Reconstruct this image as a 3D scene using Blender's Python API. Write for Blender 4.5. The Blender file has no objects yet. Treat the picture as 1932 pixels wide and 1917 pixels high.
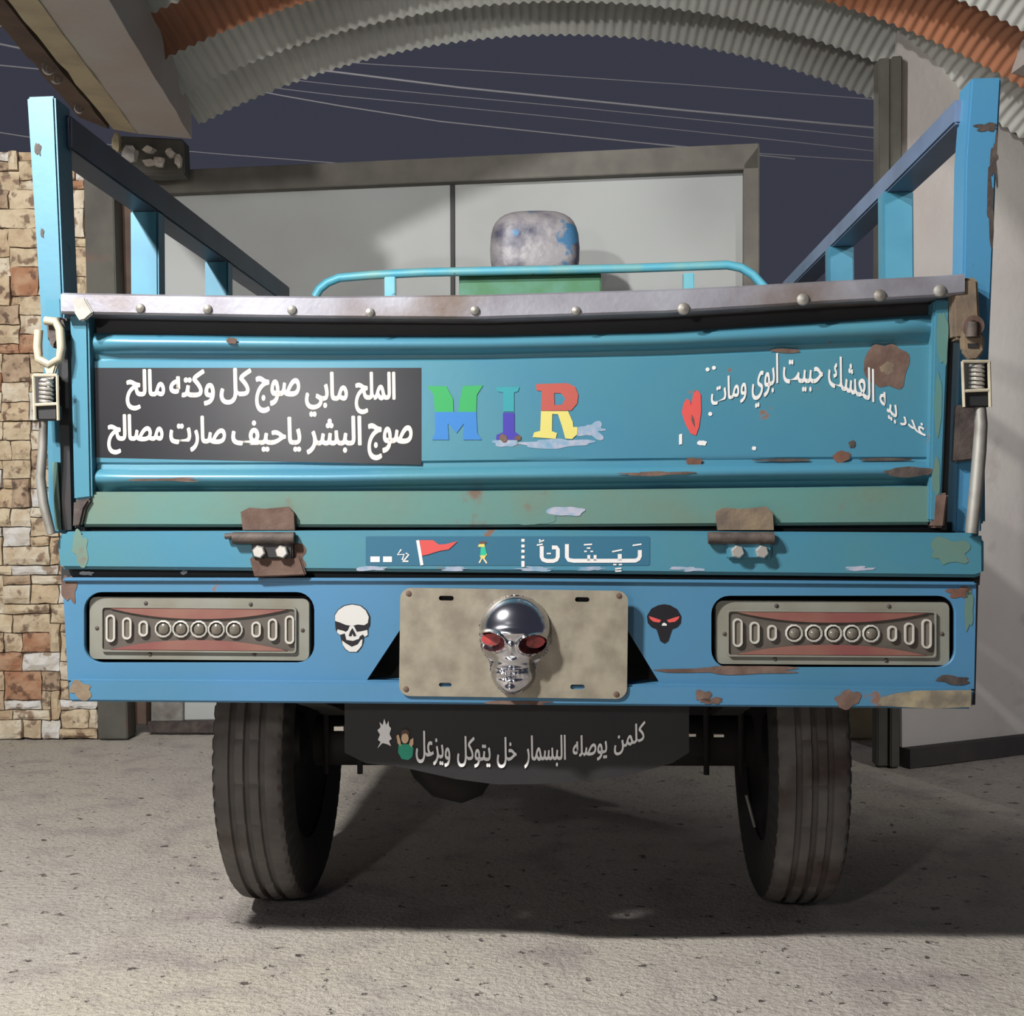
import bpy, bmesh, math, random
from mathutils import Vector, Matrix, noise
S = bpy.context.scene
COL = S.collection
# ------------------------------------------------------------------ camera, world, lamps, exposure
IW, IH, FPX, CH = 1932, 1917, 2400.0, 0.69
ROLL = math.radians(-0.4)
CR = Vector((math.cos(ROLL), 0, math.sin(ROLL))); CU = Vector((-math.sin(ROLL), 0, math.cos(ROLL))); CF = Vector((0, 1, 0))
CP = Vector((0, 0, CH))
cd = bpy.data.cameras.new('camera'); cam = bpy.data.objects.new('camera', cd); COL.objects.link(cam)
cd.sensor_fit = 'HORIZONTAL'; cd.sensor_width = 36.0; cd.lens = FPX / IW * 36.0; cd.clip_start = 0.02
cam.matrix_world = Matrix(((CR.x, CU.x, -CF.x, CP.x), (CR.y, CU.y, -CF.y, CP.y), (CR.z, CU.z, -CF.z, CP.z), (0, 0, 0, 1)))
S.camera = cam
w = bpy.data.worlds.new('night_sky'); S.world = w; w.use_nodes = True
bg = w.node_tree.nodes['Background']; bg.inputs[0].default_value = (0.040, 0.042, 0.060, 1); bg.inputs[1].default_value = 1.0
def lamp(name, loc, power, radius, col=(1, 0.985, 0.965)):
    l = bpy.data.lights.new(name, 'POINT'); l.energy = power; l.shadow_soft_size = radius; l.color = col
    o = bpy.data.objects.new(name, l); o.location = loc; COL.objects.link(o); return o
lamp('yard_lamp', (-1.47, 0.28, 2.46), 400, 0.05)                    # main light high on the left, just outside the frame
lamp('eave_lamp', (-1.06, 0.76, CH + 1.06), 135, 0.04)               # bulb hung lower, left of the tricycle's tail
lamp('fill_light', (-0.95, -0.6, CH + 0.40), 42, 0.06)                # unseen weak fill light added left of the camera
sl = bpy.data.lights.new('wall_fill_spot', 'SPOT'); sl.energy = 95; sl.spot_size = math.radians(75); sl.spot_blend = .6; sl.shadow_soft_size = .08; sl.color = (1, .98, .96)
so = bpy.data.objects.new('wall_fill_spot', sl); COL.objects.link(so); so.location = (1.75, 1.0, 1.75)          # unseen spot added on the right to brighten the plaster wall
so.rotation_euler = (Vector((1.15, 3.45, 1.25)) - Vector((1.75, 1.0, 1.75))).to_track_quat('-Z', 'Y').to_euler()
lamp('street_lamp', (-2.5, 12.5, 6.5), 560, 0.2, (1, 0.97, 0.95))   # street lamp that catches the cables
S.view_settings.view_transform = 'Standard'; S.view_settings.look = 'None'
S.view_settings.exposure = 0.0; S.view_settings.gamma = 1.0; S.view_settings.use_curve_mapping = False

# ------------------------------------------------------------------ geometry of the place
def ray(px, py):
    return CF + CR * ((px - IW / 2) / FPX) + CU * (-(py - IH / 2) / FPX)
def hit(px, py, p0, n):                                  # pixel -> point on a plane of the place
    d = ray(px, py); return CP + d * ((p0 - CP).dot(n) / d.dot(n))
def Z(px, py, z):                                        # frontal plane at distance z
    return hit(px, py, Vector((0, z, 0)), Vector((0, 1, 0)))
def G(px, py): return hit(px, py, Vector((0, 0, 0)), Vector((0, 0, 1)))
TH = math.radians(2.6); TD = 1.78
TV = Vector((math.sin(TH), math.cos(TH), 0)); TU = Vector((math.cos(TH), -math.sin(TH), 0))
TO = Vector((Z(977, 958, TD).x, TD, 0))
def T(px, py, v=0.0):                                    # point in the tricycle's own frame, v metres ahead of its tail
    q = hit(px, py, TO + TV * v, TV) - TO
    return Vector((q.dot(TU), v, q.z))
def lerp(xs, ys, x):
    if x <= xs[0]: return ys[0]
    for i in range(len(xs) - 1):
        if x <= xs[i + 1]:
            t = (x - xs[i]) / (xs[i + 1] - xs[i]); return ys[i] + t * (ys[i + 1] - ys[i])
    return ys[-1]

# ------------------------------------------------------------------ materials
def srgb(c):
    return tuple((x / 12.92 if x <= 0.04045 else ((x + 0.055) / 1.055) ** 2.4) for x in (v / 255 for v in c))
def mat(name, col, rough=0.6, metal=0.0, col2=None, scale=8, lo=0.4, hi=0.6, bump=0.0, bscale=60, bdist=0.002, col3=None, s3=20, lo3=0.62, hi3=0.68, detail=6, spec=0.5, r2=None):
    m = bpy.data.materials.new(name); m.use_nodes = True; nt = m.node_tree; N = nt.nodes; L = nt.links
    b = N['Principled BSDF']; b.inputs['Roughness'].default_value = rough; b.inputs['Metallic'].default_value = metal
    b.inputs['Specular IOR Level'].default_value = spec
    c = (*srgb(col), 1); b.inputs['Base Color'].default_value = c
    tc = N.new('ShaderNodeTexCoord')
    def mask(sc, l, h, off):
        mp = N.new('ShaderNodeMapping'); mp.inputs['Location'].default_value = (off, off * .7, off * 1.3); L.new(tc.outputs['Object'], mp.inputs[0])
        n = N.new('ShaderNodeTexNoise'); n.inputs['Scale'].default_value = sc; n.inputs['Detail'].default_value = detail; L.new(mp.outputs[0], n.inputs[0])
        r = N.new('ShaderNodeMapRange'); r.inputs[1].default_value = l; r.inputs[2].default_value = h; L.new(n.outputs[0], r.inputs[0]); return r.outputs[0]
    src = None
    if col2:
        k = mask(scale, lo, hi, 1.3)
        x = N.new('ShaderNodeMix'); x.data_type = 'RGBA'; L.new(k, x.inputs[0]); x.inputs[6].default_value = c; x.inputs[7].default_value = (*srgb(col2), 1); src = x.outputs[2]
    if col3:
        k = mask(s3, lo3, hi3, 4.1)
        x = N.new('ShaderNodeMix'); x.data_type = 'RGBA'; L.new(k, x.inputs[0]); x.inputs[6].default_value = c; x.inputs[7].default_value = (*srgb(col3), 1)
        if src: L.new(src, x.inputs[6])
        src = x.outputs[2]
        if r2 is not None:
            y = N.new('ShaderNodeMix'); L.new(k, y.inputs[0]); y.inputs[2].default_value = rough; y.inputs[3].default_value = r2; L.new(y.outputs[0], b.inputs['Roughness'])
    if src: L.new(src, b.inputs['Base Color'])
    if bump:
        n = N.new('ShaderNodeTexNoise'); n.inputs['Scale'].default_value = bscale; n.inputs['Detail'].default_value = 5; L.new(tc.outputs['Object'], n.inputs[0])
        bp = N.new('ShaderNodeBump'); bp.inputs['Strength'].default_value = bump; bp.inputs['Distance'].default_value = bdist
        L.new(n.outputs[0], bp.inputs['Height']); L.new(bp.outputs[0], b.inputs['Normal'])
    return m
M = {}
RUST = (112, 84, 70)
K = .68
def dk(c, k=None):
    k = k or K; return tuple(255 * ((l * k * 12.92) if l * k < .0031308 else 1.055 * (l * k) ** (1 / 2.4) - .055) for l in srgb(c))
M['tail'] = mat('tailgate_paint', dk((78, 142, 168)), .33, .12, dk((86, 148, 162)), 5, .35, .7, .12, 90, .001, RUST, 26, .70, .73, r2=.8)
M['beam'] = mat('beam_paint', dk((70, 138, 166)), .42, .1, dk((82, 140, 150)), 6, .4, .75, .15, 90, .001, RUST, 22, .69, .72, r2=.8)
M['bump'] = mat('bumper_paint', dk((84, 142, 184), .64), .42, .1, dk((78, 136, 168), .64), 5, .35, .7, .12, 90, .001, RUST, 18, .71, .735, r2=.8)
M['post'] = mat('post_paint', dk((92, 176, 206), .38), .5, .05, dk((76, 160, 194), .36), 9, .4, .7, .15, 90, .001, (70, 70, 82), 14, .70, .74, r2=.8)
M['stake'] = mat('stake_paint', dk((92, 176, 206), .5), .5, .05, dk((76, 160, 194), .48), 9, .4, .7)
M['postr'] = mat('right_post_paint', dk((80, 148, 190), .7), .45, .1, dk((84, 152, 190), .68), 9, .4, .7, .15, 90, .001, (66, 60, 66), 12, .66, .71, r2=.8)
M['green'] = mat('faded_green_paint', dk((92, 142, 136)), .55, .1, dk((110, 132, 116)), 6, .4, .7, .25, 70, .001, dk((120, 104, 90)), 14, .63, .7, r2=.85)
M['rust'] = mat('rust', (104, 84, 74), .9, .1, (78, 58, 49), 30, .35, .65, .5, 120, .002)
M['rustd'] = mat('dark_rust', (84, 74, 68), .7, .3, (58, 50, 48), 40, .35, .65, .6, 120, .002)
M['rusto'] = mat('orange_rust', (112, 72, 56), .9, 0, (84, 58, 47), 40, .35, .65, .4, 120, .002)
M['pale'] = mat('pale_primer', (140, 128, 102), .85, 0, (98, 90, 78), 24, .4, .6, .4, 90, .002)
M['strip'] = mat('scratched_steel', (152, 152, 160), .45, .45, (116, 112, 118), 9, .4, .7, .3, 140, .001, (104, 90, 80), 5, .58, .72, r2=.6)
M['steel'] = mat('bright_steel', (205, 200, 192), .3, .7)
M['zinc'] = mat('dull_zinc', (144, 142, 136), .55, .5, (104, 98, 90), 20, .4, .7)
M['cream'] = mat('cream_metal', (176, 168, 146), .55, .2, (124, 116, 96), 25, .5, .8)
M['tan'] = mat('tan_bracket', (128, 112, 90), .65, .3, (92, 80, 72), 25, .4, .7, .4, 120, .002)
M['dark'] = mat('dark_steel', (34, 34, 36), .6, .2, (44, 38, 37), 18, .4, .7)
M['black'] = mat('black_paint', (24, 24, 26), .6, 0, (32, 30, 30), 14, .4, .7)
M['under'] = mat('underbody_grime', (30, 29, 29), .9, 0, (40, 35, 33), 14, .4, .7)
M['rubber'] = mat('tyre_rubber', (88, 84, 82), .9, 0, (108, 104, 100), 14, .35, .7, .3, 90, .002, (66, 54, 50), 9, .5, .7)
M['side'] = mat('tyre_sidewall', (36, 36, 36), .85, 0, (46, 42, 40), 14, .4, .7)
M['plate'] = mat('bare_plate', (146, 139, 122), .5, .35, (124, 116, 102), 34, .35, .65, .25, 120, .001, (92, 82, 78), 7, .6, .75)
M['chrome'] = mat('chrome', (205, 205, 210), .16, 1.0)
M['redin'] = mat('red_inlay', (165, 62, 60), .35, 0, (110, 50, 48), 60, .4, .6)
M['lampbody'] = mat('lamp_housing', (120, 120, 110), .55, .1, (106, 102, 88), 12, .4, .7, .1, 90, .001)
M['lampdark'] = mat('lamp_reflector', (72, 66, 60), .5, .1, (84, 78, 70), 30, .4, .7)
M['lampred'] = mat('lamp_red_lens', (112, 66, 62), .4, 0, (122, 90, 76), 10, .4, .7)
M['led'] = mat('led_ring', (176, 173, 164), .35, .2)
M['ledin'] = mat('led_lens', (112, 106, 96), .15, .3)
M['vinyl'] = mat('black_vinyl', (24, 23, 28), .3, 0, (30, 29, 33), 10, .4, .7)
M['vpale'] = mat('tinted_vinyl', (34, 88, 112), .5)
M['white2'] = mat('bright_white_print', (240, 238, 236), .7)
M['bone'] = mat('bone_print', (178, 176, 172), .7)
M['white'] = mat('white_print', (198, 196, 194), .7)
M['cream_print'] = mat('cream_print', (206, 196, 184), .7)
M['g_green'] = mat('green_print', (36, 140, 76), .55); M['g_blue'] = mat('blue_print', (38, 106, 168), .55)
M['g_red'] = mat('red_print', (156, 70, 60), .55); M['g_yellow'] = mat('yellow_print', (186, 176, 96), .55)
M['g_purple'] = mat('purple_print', (52, 44, 140), .5); M['g_teal'] = mat('teal_print', (34, 128, 136), .55)
M['red'] = mat('coral_print', (184, 68, 64), .55); M['skin'] = mat('skin_print', (226, 190, 152), .6); M['hair'] = mat('brown_print', (84, 60, 50), .6)
M['emerald'] = mat('emerald_print', (30, 160, 128), .5); M['grey_print'] = mat('grey_print', (150, 150, 152), .6)
M['scuff'] = mat('scuff_and_glow', (150, 150, 164), .85, 0, (98, 134, 156), 60, .35, .65)
M['rail'] = mat('left_rail_grey_shaded', (62, 72, 90), .5, .2, (50, 58, 72), 9, .4, .7)  # darker copy: the left rail's shaded side is put into the colour
M['rail_lit'] = mat('right_rail_grey_lit', (104, 122, 150), .5, .2, (90, 106, 130), 9, .4, .7)  # lighter copy: the right rail's lit inner side is put into the colour
M['tube'] = mat('rail_paint', dk((92, 180, 204), .9), .5, .1, dk((132, 186, 184), .9), 12, .4, .7, .15, 80, .001, (70, 62, 60), 30, .66, .72)
M['gpanel'] = mat('green_board', (70, 124, 84), .6, 0, (86, 140, 118), 16, .4, .7, .2, 60, .002)
M['seat'] = mat('worn_seat_cover', (150, 146, 148), .5, .2, (72, 72, 88), 11, .45, .62, .4, 60, .004, (60, 112, 150), 13, .62, .66)
M['gate'] = mat('white_gate_sheet', (166, 169, 167), .75, 0, (158, 159, 157), 3, .4, .7)
M['gframe'] = mat('gate_frame', (106, 102, 94), .75, .0, (90, 86, 80), 12, .4, .7, .3, 60, .002)
M['gpost'] = mat('gate_post_paint', (84, 82, 74), .7, .1, (70, 66, 60), 10, .4, .7, .3, 60, .002, (108, 72, 60), 5, .64, .74)
M['conc'] = mat('raw_concrete', (176, 164, 158), .9, 0, (182, 180, 174), 4, .35, .7, .35, 60, .003)
M['conc2'] = mat('pale_concrete', (184, 172, 142), .9, 0, (160, 146, 124), 9, .4, .7, .35, 60, .003)
M['wood'] = mat('weathered_plank', (96, 78, 66), .9, 0, (74, 60, 54), 8, .4, .7, .4, 50, .003)
M['lump'] = mat('mortar_lump', (206, 200, 190), .9, 0, (172, 160, 146), 30, .4, .7)
M['plaster'] = mat('grey_plaster', (200, 196, 190), .9, 0, (186, 178, 174), 2.2, .35, .7, .25, 40, .004, (172, 162, 158), 6, .62, .72)
M['base'] = mat('dark_base_strip', (66, 62, 60), .9, 0, (52, 50, 50), 8, .4, .7)
M['zincroof'] = mat('galvanised_roof', (186, 187, 180), .6, .1, (164, 162, 155), 3, .4, .7, spec=.4)
M['rustroof'] = mat('rusted_roof', (168, 112, 82), .85, .0, (140, 100, 80), 4, .4, .7, spec=.3)
M['cable'] = mat('cable_sheath', (214, 212, 216), .5)
M['mortar'] = mat('mortar', (150, 130, 106), .95, 0, (112, 92, 74), 20, .4, .7, .4, 60, .004)
STONES = [mat('stone_%s' % n, c, .9, 0, c2, 22, .40, .62, .7, 60, .008, c3, 30, .54, .62) for n, c, c2, c3 in (
    ('cream', (198, 182, 154), (176, 156, 128), (126, 106, 88)), ('sand', (190, 170, 140), (166, 142, 114), (112, 90, 74)),
    ('ivory', (204, 194, 174), (184, 166, 140), (138, 116, 96)), ('rust', (154, 110, 82), (172, 138, 110), (112, 82, 64)),
    ('white', (206, 204, 200), (190, 182, 170), (148, 130, 112)), ('brown', (150, 128, 106), (176, 154, 128), (96, 78, 64)))]
def floor_mat():
    m = mat('rough_concrete', (182, 174, 167), .95, 0, (190, 182, 166), 1.6, .35, .7, 0, 75, .006, (164, 154, 148), 9, .5, .7)
    nt = m.node_tree; N = nt.nodes; L = nt.links; b = N['Principled BSDF']
    tc = N.new('ShaderNodeTexCoord')
    def tex(sc, det, rough, l, h, mx):
        n = N.new('ShaderNodeTexNoise'); n.inputs['Scale'].default_value = sc; n.inputs['Detail'].default_value = det; n.inputs['Roughness'].default_value = rough; L.new(tc.outputs['Object'], n.inputs[0])
        r = N.new('ShaderNodeMapRange'); r.inputs[1].default_value = l; r.inputs[2].default_value = h; r.inputs[4].default_value = mx; L.new(n.outputs[0], r.inputs[0]); return r.outputs[0]
    def mixc(fac, col):
        old = b.inputs['Base Color'].links[0].from_socket
        x = N.new('ShaderNodeMix'); x.data_type = 'RGBA'; L.new(fac, x.inputs[0]); L.new(old, x.inputs[6]); x.inputs[7].default_value = (*srgb(col), 1); L.new(x.outputs[2], b.inputs['Base Color'])
    mixc(tex(150, 2, .5, .52, .72, .5), (128, 118, 112))
    mixc(tex(120, 2, .5, .30, .42, -.0), (200, 196, 190))
    pit = tex(34, 4, .6, .635, .70, 1.0); mixc(pit, (92, 82, 78))
    rough = tex(90, 6, .65, .2, .8, 1.0)
    mm = N.new('ShaderNodeMath'); mm.operation = 'MULTIPLY_ADD'; L.new(pit, mm.inputs[0]); mm.inputs[1].default_value = -1.2; L.new(rough, mm.inputs[2])
    bp = N.new('ShaderNodeBump'); bp.inputs['Strength'].default_value = .8; bp.inputs['Distance'].default_value = .009; L.new(mm.outputs[0], bp.inputs['Height']); L.new(bp.outputs[0], b.inputs['Normal'])
    return m
M['floor'] = floor_mat()

# ------------------------------------------------------------------ mesh helpers
class MB:
    def __init__(s): s.v = []; s.f = []
    def add(s, vs, fs):
        k = len(s.v); s.v += [Vector(p) for p in vs]; s.f += [[i + k for i in f] for f in fs]; return s
    def prism(s, a, b):                                     # two matching loops
        n = len(a)
        return s.add(list(a) + list(b), [list(range(n))[::-1], list(range(n, 2 * n))] + [[i, (i + 1) % n, n + (i + 1) % n, n + i] for i in range(n)])
    def box(s, lo, hi):
        (x0, y0, z0), (x1, y1, z1) = lo, hi
        a = [(x0, y0, z0), (x1, y0, z0), (x1, y1, z0), (x0, y1, z0)]
        return s.prism(a, [(x, y, z1) for x, y, z in a])
    def loft(s, rows, caps=False, closed=False):
        n = len(rows[0]); fs = []
        for i in range(len(rows) - 1):
            for j in range(n if closed else n - 1):
                k = (j + 1) % n; fs.append([i * n + j, i * n + k, (i + 1) * n + k, (i + 1) * n + j])
        if caps: fs += [list(range(n))[::-1], [(len(rows) - 1) * n + j for j in range(n)]]
        return s.add([p for r in rows for p in r], fs)
    def tube(s, pts, r, seg=10, caps=True):
        pts = [Vector(p) for p in pts]; rows = []; prev = None
        for i, p in enumerate(pts):
            t = (pts[min(i + 1, len(pts) - 1)] - pts[max(i - 1, 0)]).normalized()
            if prev is None: prev = t.orthogonal().normalized()
            prev = (prev - t * prev.dot(t)).normalized(); q = t.cross(prev)
            rr = r[i] if isinstance(r, (list, tuple)) else r
            rows.append([p + (prev * math.cos(2 * math.pi * k / seg) + q * math.sin(2 * math.pi * k / seg)) * rr for k in range(seg)])
        return s.loft(rows, caps, True)
    def lathe(s, prof, c, ax, seg=32):                       # prof: (along axis, radius)
        ax = Vector(ax).normalized(); e = ax.orthogonal().normalized(); g = ax.cross(e); c = Vector(c); rows = []
        for k in range(seg + 1):
            a = 2 * math.pi * k / seg; d = e * math.cos(a) + g * math.sin(a); rows.append([c + ax * t + d * r for t, r in prof])
        return s.loft(rows)
    def dome(s, c, r, ax, h=None, seg=12):                   # rivet head
        h = h or r * .6
        return s.lathe([(0, r), (h * .5, r * .88), (h * .85, r * .5), (h, 0.0005 * r)], c, ax, seg)
    def build(s, name, m, parent=None, bevel=0.0, smooth=False, label=None, off=None):
        me = bpy.data.meshes.new(name)
        off = Vector(off) if off else Vector((0, 0, 0))
        me.from_pydata([p - off for p in s.v], [], s.f); me.validate()
        bm = bmesh.new(); bm.from_mesh(me); bmesh.ops.remove_doubles(bm, verts=bm.verts, dist=1e-6); bmesh.ops.recalc_face_normals(bm, faces=bm.faces)
        if bevel:
            es = [e for e in bm.edges if len(e.link_faces) == 2 and e.calc_face_angle(0) > .5]
            bmesh.ops.bevel(bm, geom=es, offset=bevel, segments=2, affect='EDGES', clamp_overlap=True)
        bm.to_mesh(me); bm.free()
        if smooth: 
            for p in me.polygons: p.use_smooth = True
            try: me.set_sharp_from_angle(angle=math.radians(38))
            except Exception: pass
        return link(name, me, m, parent, label, off)
def link(name, me, m, parent=None, label=None, off=(0, 0, 0)):
    o = bpy.data.objects.new(name, me); COL.objects.link(o); me.materials.clear(); me.materials.append(m)
    if parent: o.parent = parent
    else: o.location = off
    if label: o['label'] = label
    return o
def empty(name, loc, rz=0):
    o = bpy.data.objects.new(name, None); o.location = loc; o.rotation_euler = (0, 0, rz); o.empty_display_size = .1; COL.objects.link(o); return o
def tag(o, label=None, cat=None, group=None, kind=None):
    if label: o['label'] = label
    if cat: o['category'] = cat
    if group: o['group'] = group
    if kind: o['kind'] = kind
    return o
def shape2d(name, loops, conv, m, parent, depth=0.0, label=None, bev=0.0):
    """filled outline with holes; loops in pixels of the flat surface, conv(px,py,k) gives the 3-D point, k = 0 front, 1 back"""
    c = bpy.data.curves.new(name, 'CURVE'); c.dimensions = '2D'; c.fill_mode = 'BOTH'
    for lp in loops:
        sp = c.splines.new('POLY'); sp.points.add(len(lp) - 1); sp.use_cyclic_u = True
        for q, (x, y) in zip(sp.points, lp): q.co = (x / 100, -y / 100, 0, 1)
    if depth: c.extrude = 0.5
    o = bpy.data.objects.new(name, c); COL.objects.link(o); bpy.context.view_layer.update()
    me = bpy.data.meshes.new_from_object(o.evaluated_get(bpy.context.evaluated_depsgraph_get()))
    bpy.data.objects.remove(o); bpy.data.curves.remove(c)
    for v in me.vertices: v.co = conv(v.co.x * 100, -v.co.y * 100, (v.co.z > 0) * 1.0 if depth else 0)
    bm = bmesh.new(); bm.from_mesh(me); bmesh.ops.remove_doubles(bm, verts=bm.verts, dist=1e-6); bmesh.ops.recalc_face_normals(bm, faces=bm.faces); bm.to_mesh(me); bm.free()
    me.name = name
    return link(name, me, m, parent, label)
def flat(v, depth=0.0):
    def f(px, py, k):
        p = T(px, py, v); p.y = v + depth * k; return p
    return f
def rrect(x0, y0, x1, y1, r, n=5, tilt=0.0):
    pts = []
    for cx, cy, a in ((x1 - r, y0 + r, -90), (x1 - r, y1 - r, 0), (x0 + r, y1 - r, 90), (x0 + r, y0 + r, 180)):
        for i in range(n + 1):
            t = math.radians(a + 90 * i / n); x = cx + r * math.cos(t); y = cy + r * math.sin(t); pts.append((x, y + tilt * (x - (x0 + x1) / 2)))
    return pts
def ell(cx, cy, rx, ry, n=20, rot=0.0):
    return [(cx + rx * math.cos(2 * math.pi * i / n) * math.cos(rot) - ry * math.sin(2 * math.pi * i / n) * math.sin(rot),
             cy + rx * math.cos(2 * math.pi * i / n) * math.sin(rot) + ry * math.sin(2 * math.pi * i / n) * math.cos(rot)) for i in range(n)]
def blob(cx, cy, rx, ry, seed, n=36, amp=.22):
    return [(cx + rx * k * math.cos(a), cy + ry * k * math.sin(a)) for i in range(n) for a in [2 * math.pi * i / n]
            for k in [1 + amp * noise.noise(Vector((math.cos(a) * 1.7 + seed, math.sin(a) * 1.7, seed * 3.1))) * 1.6]]
def stroke(pts, wd):                                       # polyline -> outline of a pen stroke
    L_, R_ = [], []
    for i, p in enumerate(pts):
        a = Vector(pts[max(i - 1, 0)]); b = Vector(pts[min(i + 1, len(pts) - 1)]); d = (b - a).normalized(); n = Vector((-d.y, d.x)) * wd / 2
        q = Vector(p); L_.append(tuple(q + n)); R_.append(tuple(q - n))
    return L_ + R_[::-1]
# ------------------------------------------------------------------ Arabic lettering
AR = {}
for ch, base, n in (('ا', 0xFE8D, 2), ('ب', 0xFE8F, 4), ('ت', 0xFE95, 4), ('ج', 0xFE9D, 4), ('ح', 0xFEA1, 4), ('خ', 0xFEA5, 4), ('د', 0xFEA9, 2), ('ر', 0xFEAD, 2),
                    ('ز', 0xFEAF, 2), ('س', 0xFEB1, 4), ('ش', 0xFEB5, 4), ('ص', 0xFEB9, 4), ('ع', 0xFEC9, 4), ('غ', 0xFECD, 4), ('ف', 0xFED1, 4), ('ك', 0xFED9, 4),
                    ('ل', 0xFEDD, 4), ('م', 0xFEE1, 4), ('ن', 0xFEE5, 4), ('ه', 0xFEE9, 4), ('و', 0xFEED, 2), ('ي', 0xFEF1, 4)): AR[ch] = (base, n)
def shape_ar(s):
    out = ''
    for i, c in enumerate(s):
        b, n = AR[c]; prev = i > 0 and AR[s[i - 1]][1] == 4; nxt = n == 4 and i < len(s) - 1
        out += chr(b + (3 if prev and nxt else 2 if nxt else 1 if prev else 0))
    return out[::-1]
def word(txt, x0, y0, x1, y1, v, parent, m, slope=0.0, bold=0.0, shear=0.0):
    c = bpy.data.curves.new('lettering', 'FONT'); c.body = shape_ar(txt); c.resolution_u = 3
    o = bpy.data.objects.new('lettering', c); COL.objects.link(o); bpy.context.view_layer.update()
    me = bpy.data.meshes.new_from_object(o.evaluated_get(bpy.context.evaluated_depsgraph_get()))
    bpy.data.objects.remove(o); bpy.data.curves.remove(c)
    xs = [q.co.x for q in me.vertices]; ys = [q.co.y for q in me.vertices]; a, b, cc, d = min(xs), max(xs), min(ys), max(ys)
    h = (y1 - y0) - abs(slope) * (x1 - x0) * .8
    ym = (y0 + y1) / 2
    for q in me.vertices:
        s = (q.co.x - a) / (b - a); t = (q.co.y - cc) / (d - cc)
        q.co = T(x0 + s * (x1 - x0), ym + (.5 - t) * h + slope * (s - .5) * (x1 - x0), v)
    if bold:                                                # heavier pen: the same outline overprinted a hair apart
        vs = [q.co.copy() for q in me.vertices]; fs = [list(p.vertices) for p in me.polygons]; mb = MB()
        for i, (dx, dz) in enumerate(((0, 0), (1, 0), (-1, 0), (0, 1), (0, -1), (.7, .7), (-.7, .7), (.7, -.7), (-.7, -.7))):
            mb.add([q + Vector((dx * bold, -.00004 * i, dz * bold)) for q in vs], fs)
        me = bpy.data.meshes.new('lettering'); me.from_pydata(mb.v, [], mb.f)
    me.name = 'lettering'
    return link('lettering', me, m, parent)

# =================================================================== SETTING
random.seed(7)
# floor
def floor():
    xs = [-9 + i * .5 for i in range(13)] + [-2.5 + i * .04 for i in range(126)] + [3 + i * .5 for i in range(13)]
    ys = [-5 + i * .5 for i in range(12)] + [1.0 + i * .03 for i in range(120)] + [4.7 + i * .8 for i in range(14)]
    rows = []
    for y in ys:
        r = []
        for x in xs:
            z = 0.004 * noise.noise(Vector((x * 3, y * 3, 0))) + 0.0025 * noise.noise(Vector((x * 11, y * 11, 5)))
            r.append((x, y, z - .003))
        rows.append(r)
    o = MB().loft(rows).build('floor', M['floor'], smooth=True); tag(o, kind='structure')
floor()
# stone-clad wall on the left
WZ = 3.86
def stone_wall():
    top = Z(0, 286, WZ).z; x0 = Z(-420, 900, WZ).x; x1 = Z(186, 1385, WZ).x - .002
    xt = Z(156, 330, WZ).x
    o = MB().prism([(x0, WZ + .02, 0), (x1, WZ + .02, 0), (x1, WZ + .02, top), (x0, WZ + .02, top)], [(x0, WZ + .2, 0), (x1, WZ + .2, 0), (x1, WZ + .2, top), (x0, WZ + .2, top)]).build('wall_left', M['mortar'])
    tag(o, kind='structure')
    k = 1 / (FPX / WZ)
    # one repeating course pattern of ledge stones (heights and widths in pixels of the wall), like the printed panels of the photo
    # ledge stones of uneven size: courses of changing height, some stones two courses tall
    rnd = random.Random(5); H0 = 18 * k; ncol = int((x1 - x0) / H0) + 1; nrow = int(top / H0)
    H0x = (x1 - x0) / ncol; H0z = top / nrow; used = set()
    for r in range(nrow):
        for c_ in range(ncol):
            if (r, c_) in used: continue
            hh = rnd.choice((1, 2, 2, 2, 3)); ww = rnd.choice((2, 3, 3, 4, 5)) if hh < 3 else rnd.choice((2, 3, 4))
            hh = min(hh, nrow - r); w_ = 0
            while w_ < ww and c_ + w_ < ncol and all((r + q, c_ + w_) not in used for q in range(hh)): w_ += 1
            for q in range(hh):
                for p in range(w_): used.add((r + q, c_ + p))
            a, b = x0 + c_ * H0x, x0 + (c_ + w_) * H0x; z, h = r * H0z, hh * H0z
            g = .0015; pr = rnd.uniform(.0, .016); sx = rnd.random() * 50; bm = MB()
            fr = [[None] * 5 for _ in range(4)]
            for jj in range(4):
                for ii in range(5):
                    e = (ii in (0, 4)) + (jj in (0, 3)); px = a + g + (b - a - 2 * g) * ii / 4; pz = z + g + (h - 2 * g) * jj / 3
                    dy = WZ - pr + (.006 if e else 0) + .010 * noise.noise(Vector((px * 20 + sx, pz * 24, sx)))
                    jx = .006 * noise.noise(Vector((px * 30, pz * 30, 1))) if e else 0; jz = .005 * noise.noise(Vector((px * 30, pz * 30, 9))) if e else 0
                    fr[jj][ii] = Vector((min(px + jx, x1), dy, max(pz + jz, 0)))
            bm.loft(fr)
            ring = [fr[0][i2] for i2 in range(5)] + [fr[j2][4] for j2 in (1, 2, 3)] + [fr[3][i2] for i2 in (3, 2, 1, 0)] + [fr[j2][0] for j2 in (2, 1)]
            bm.loft([ring, [Vector((q.x, WZ + .03, q.z)) for q in ring]], closed=True)
            mm = STONES[rnd.choice((0, 0, 0, 1, 1, 2, 2, 0, 3, 4, 5))]
            s_ = bm.build('stone', mm); s_.parent = o
stone_wall()
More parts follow.
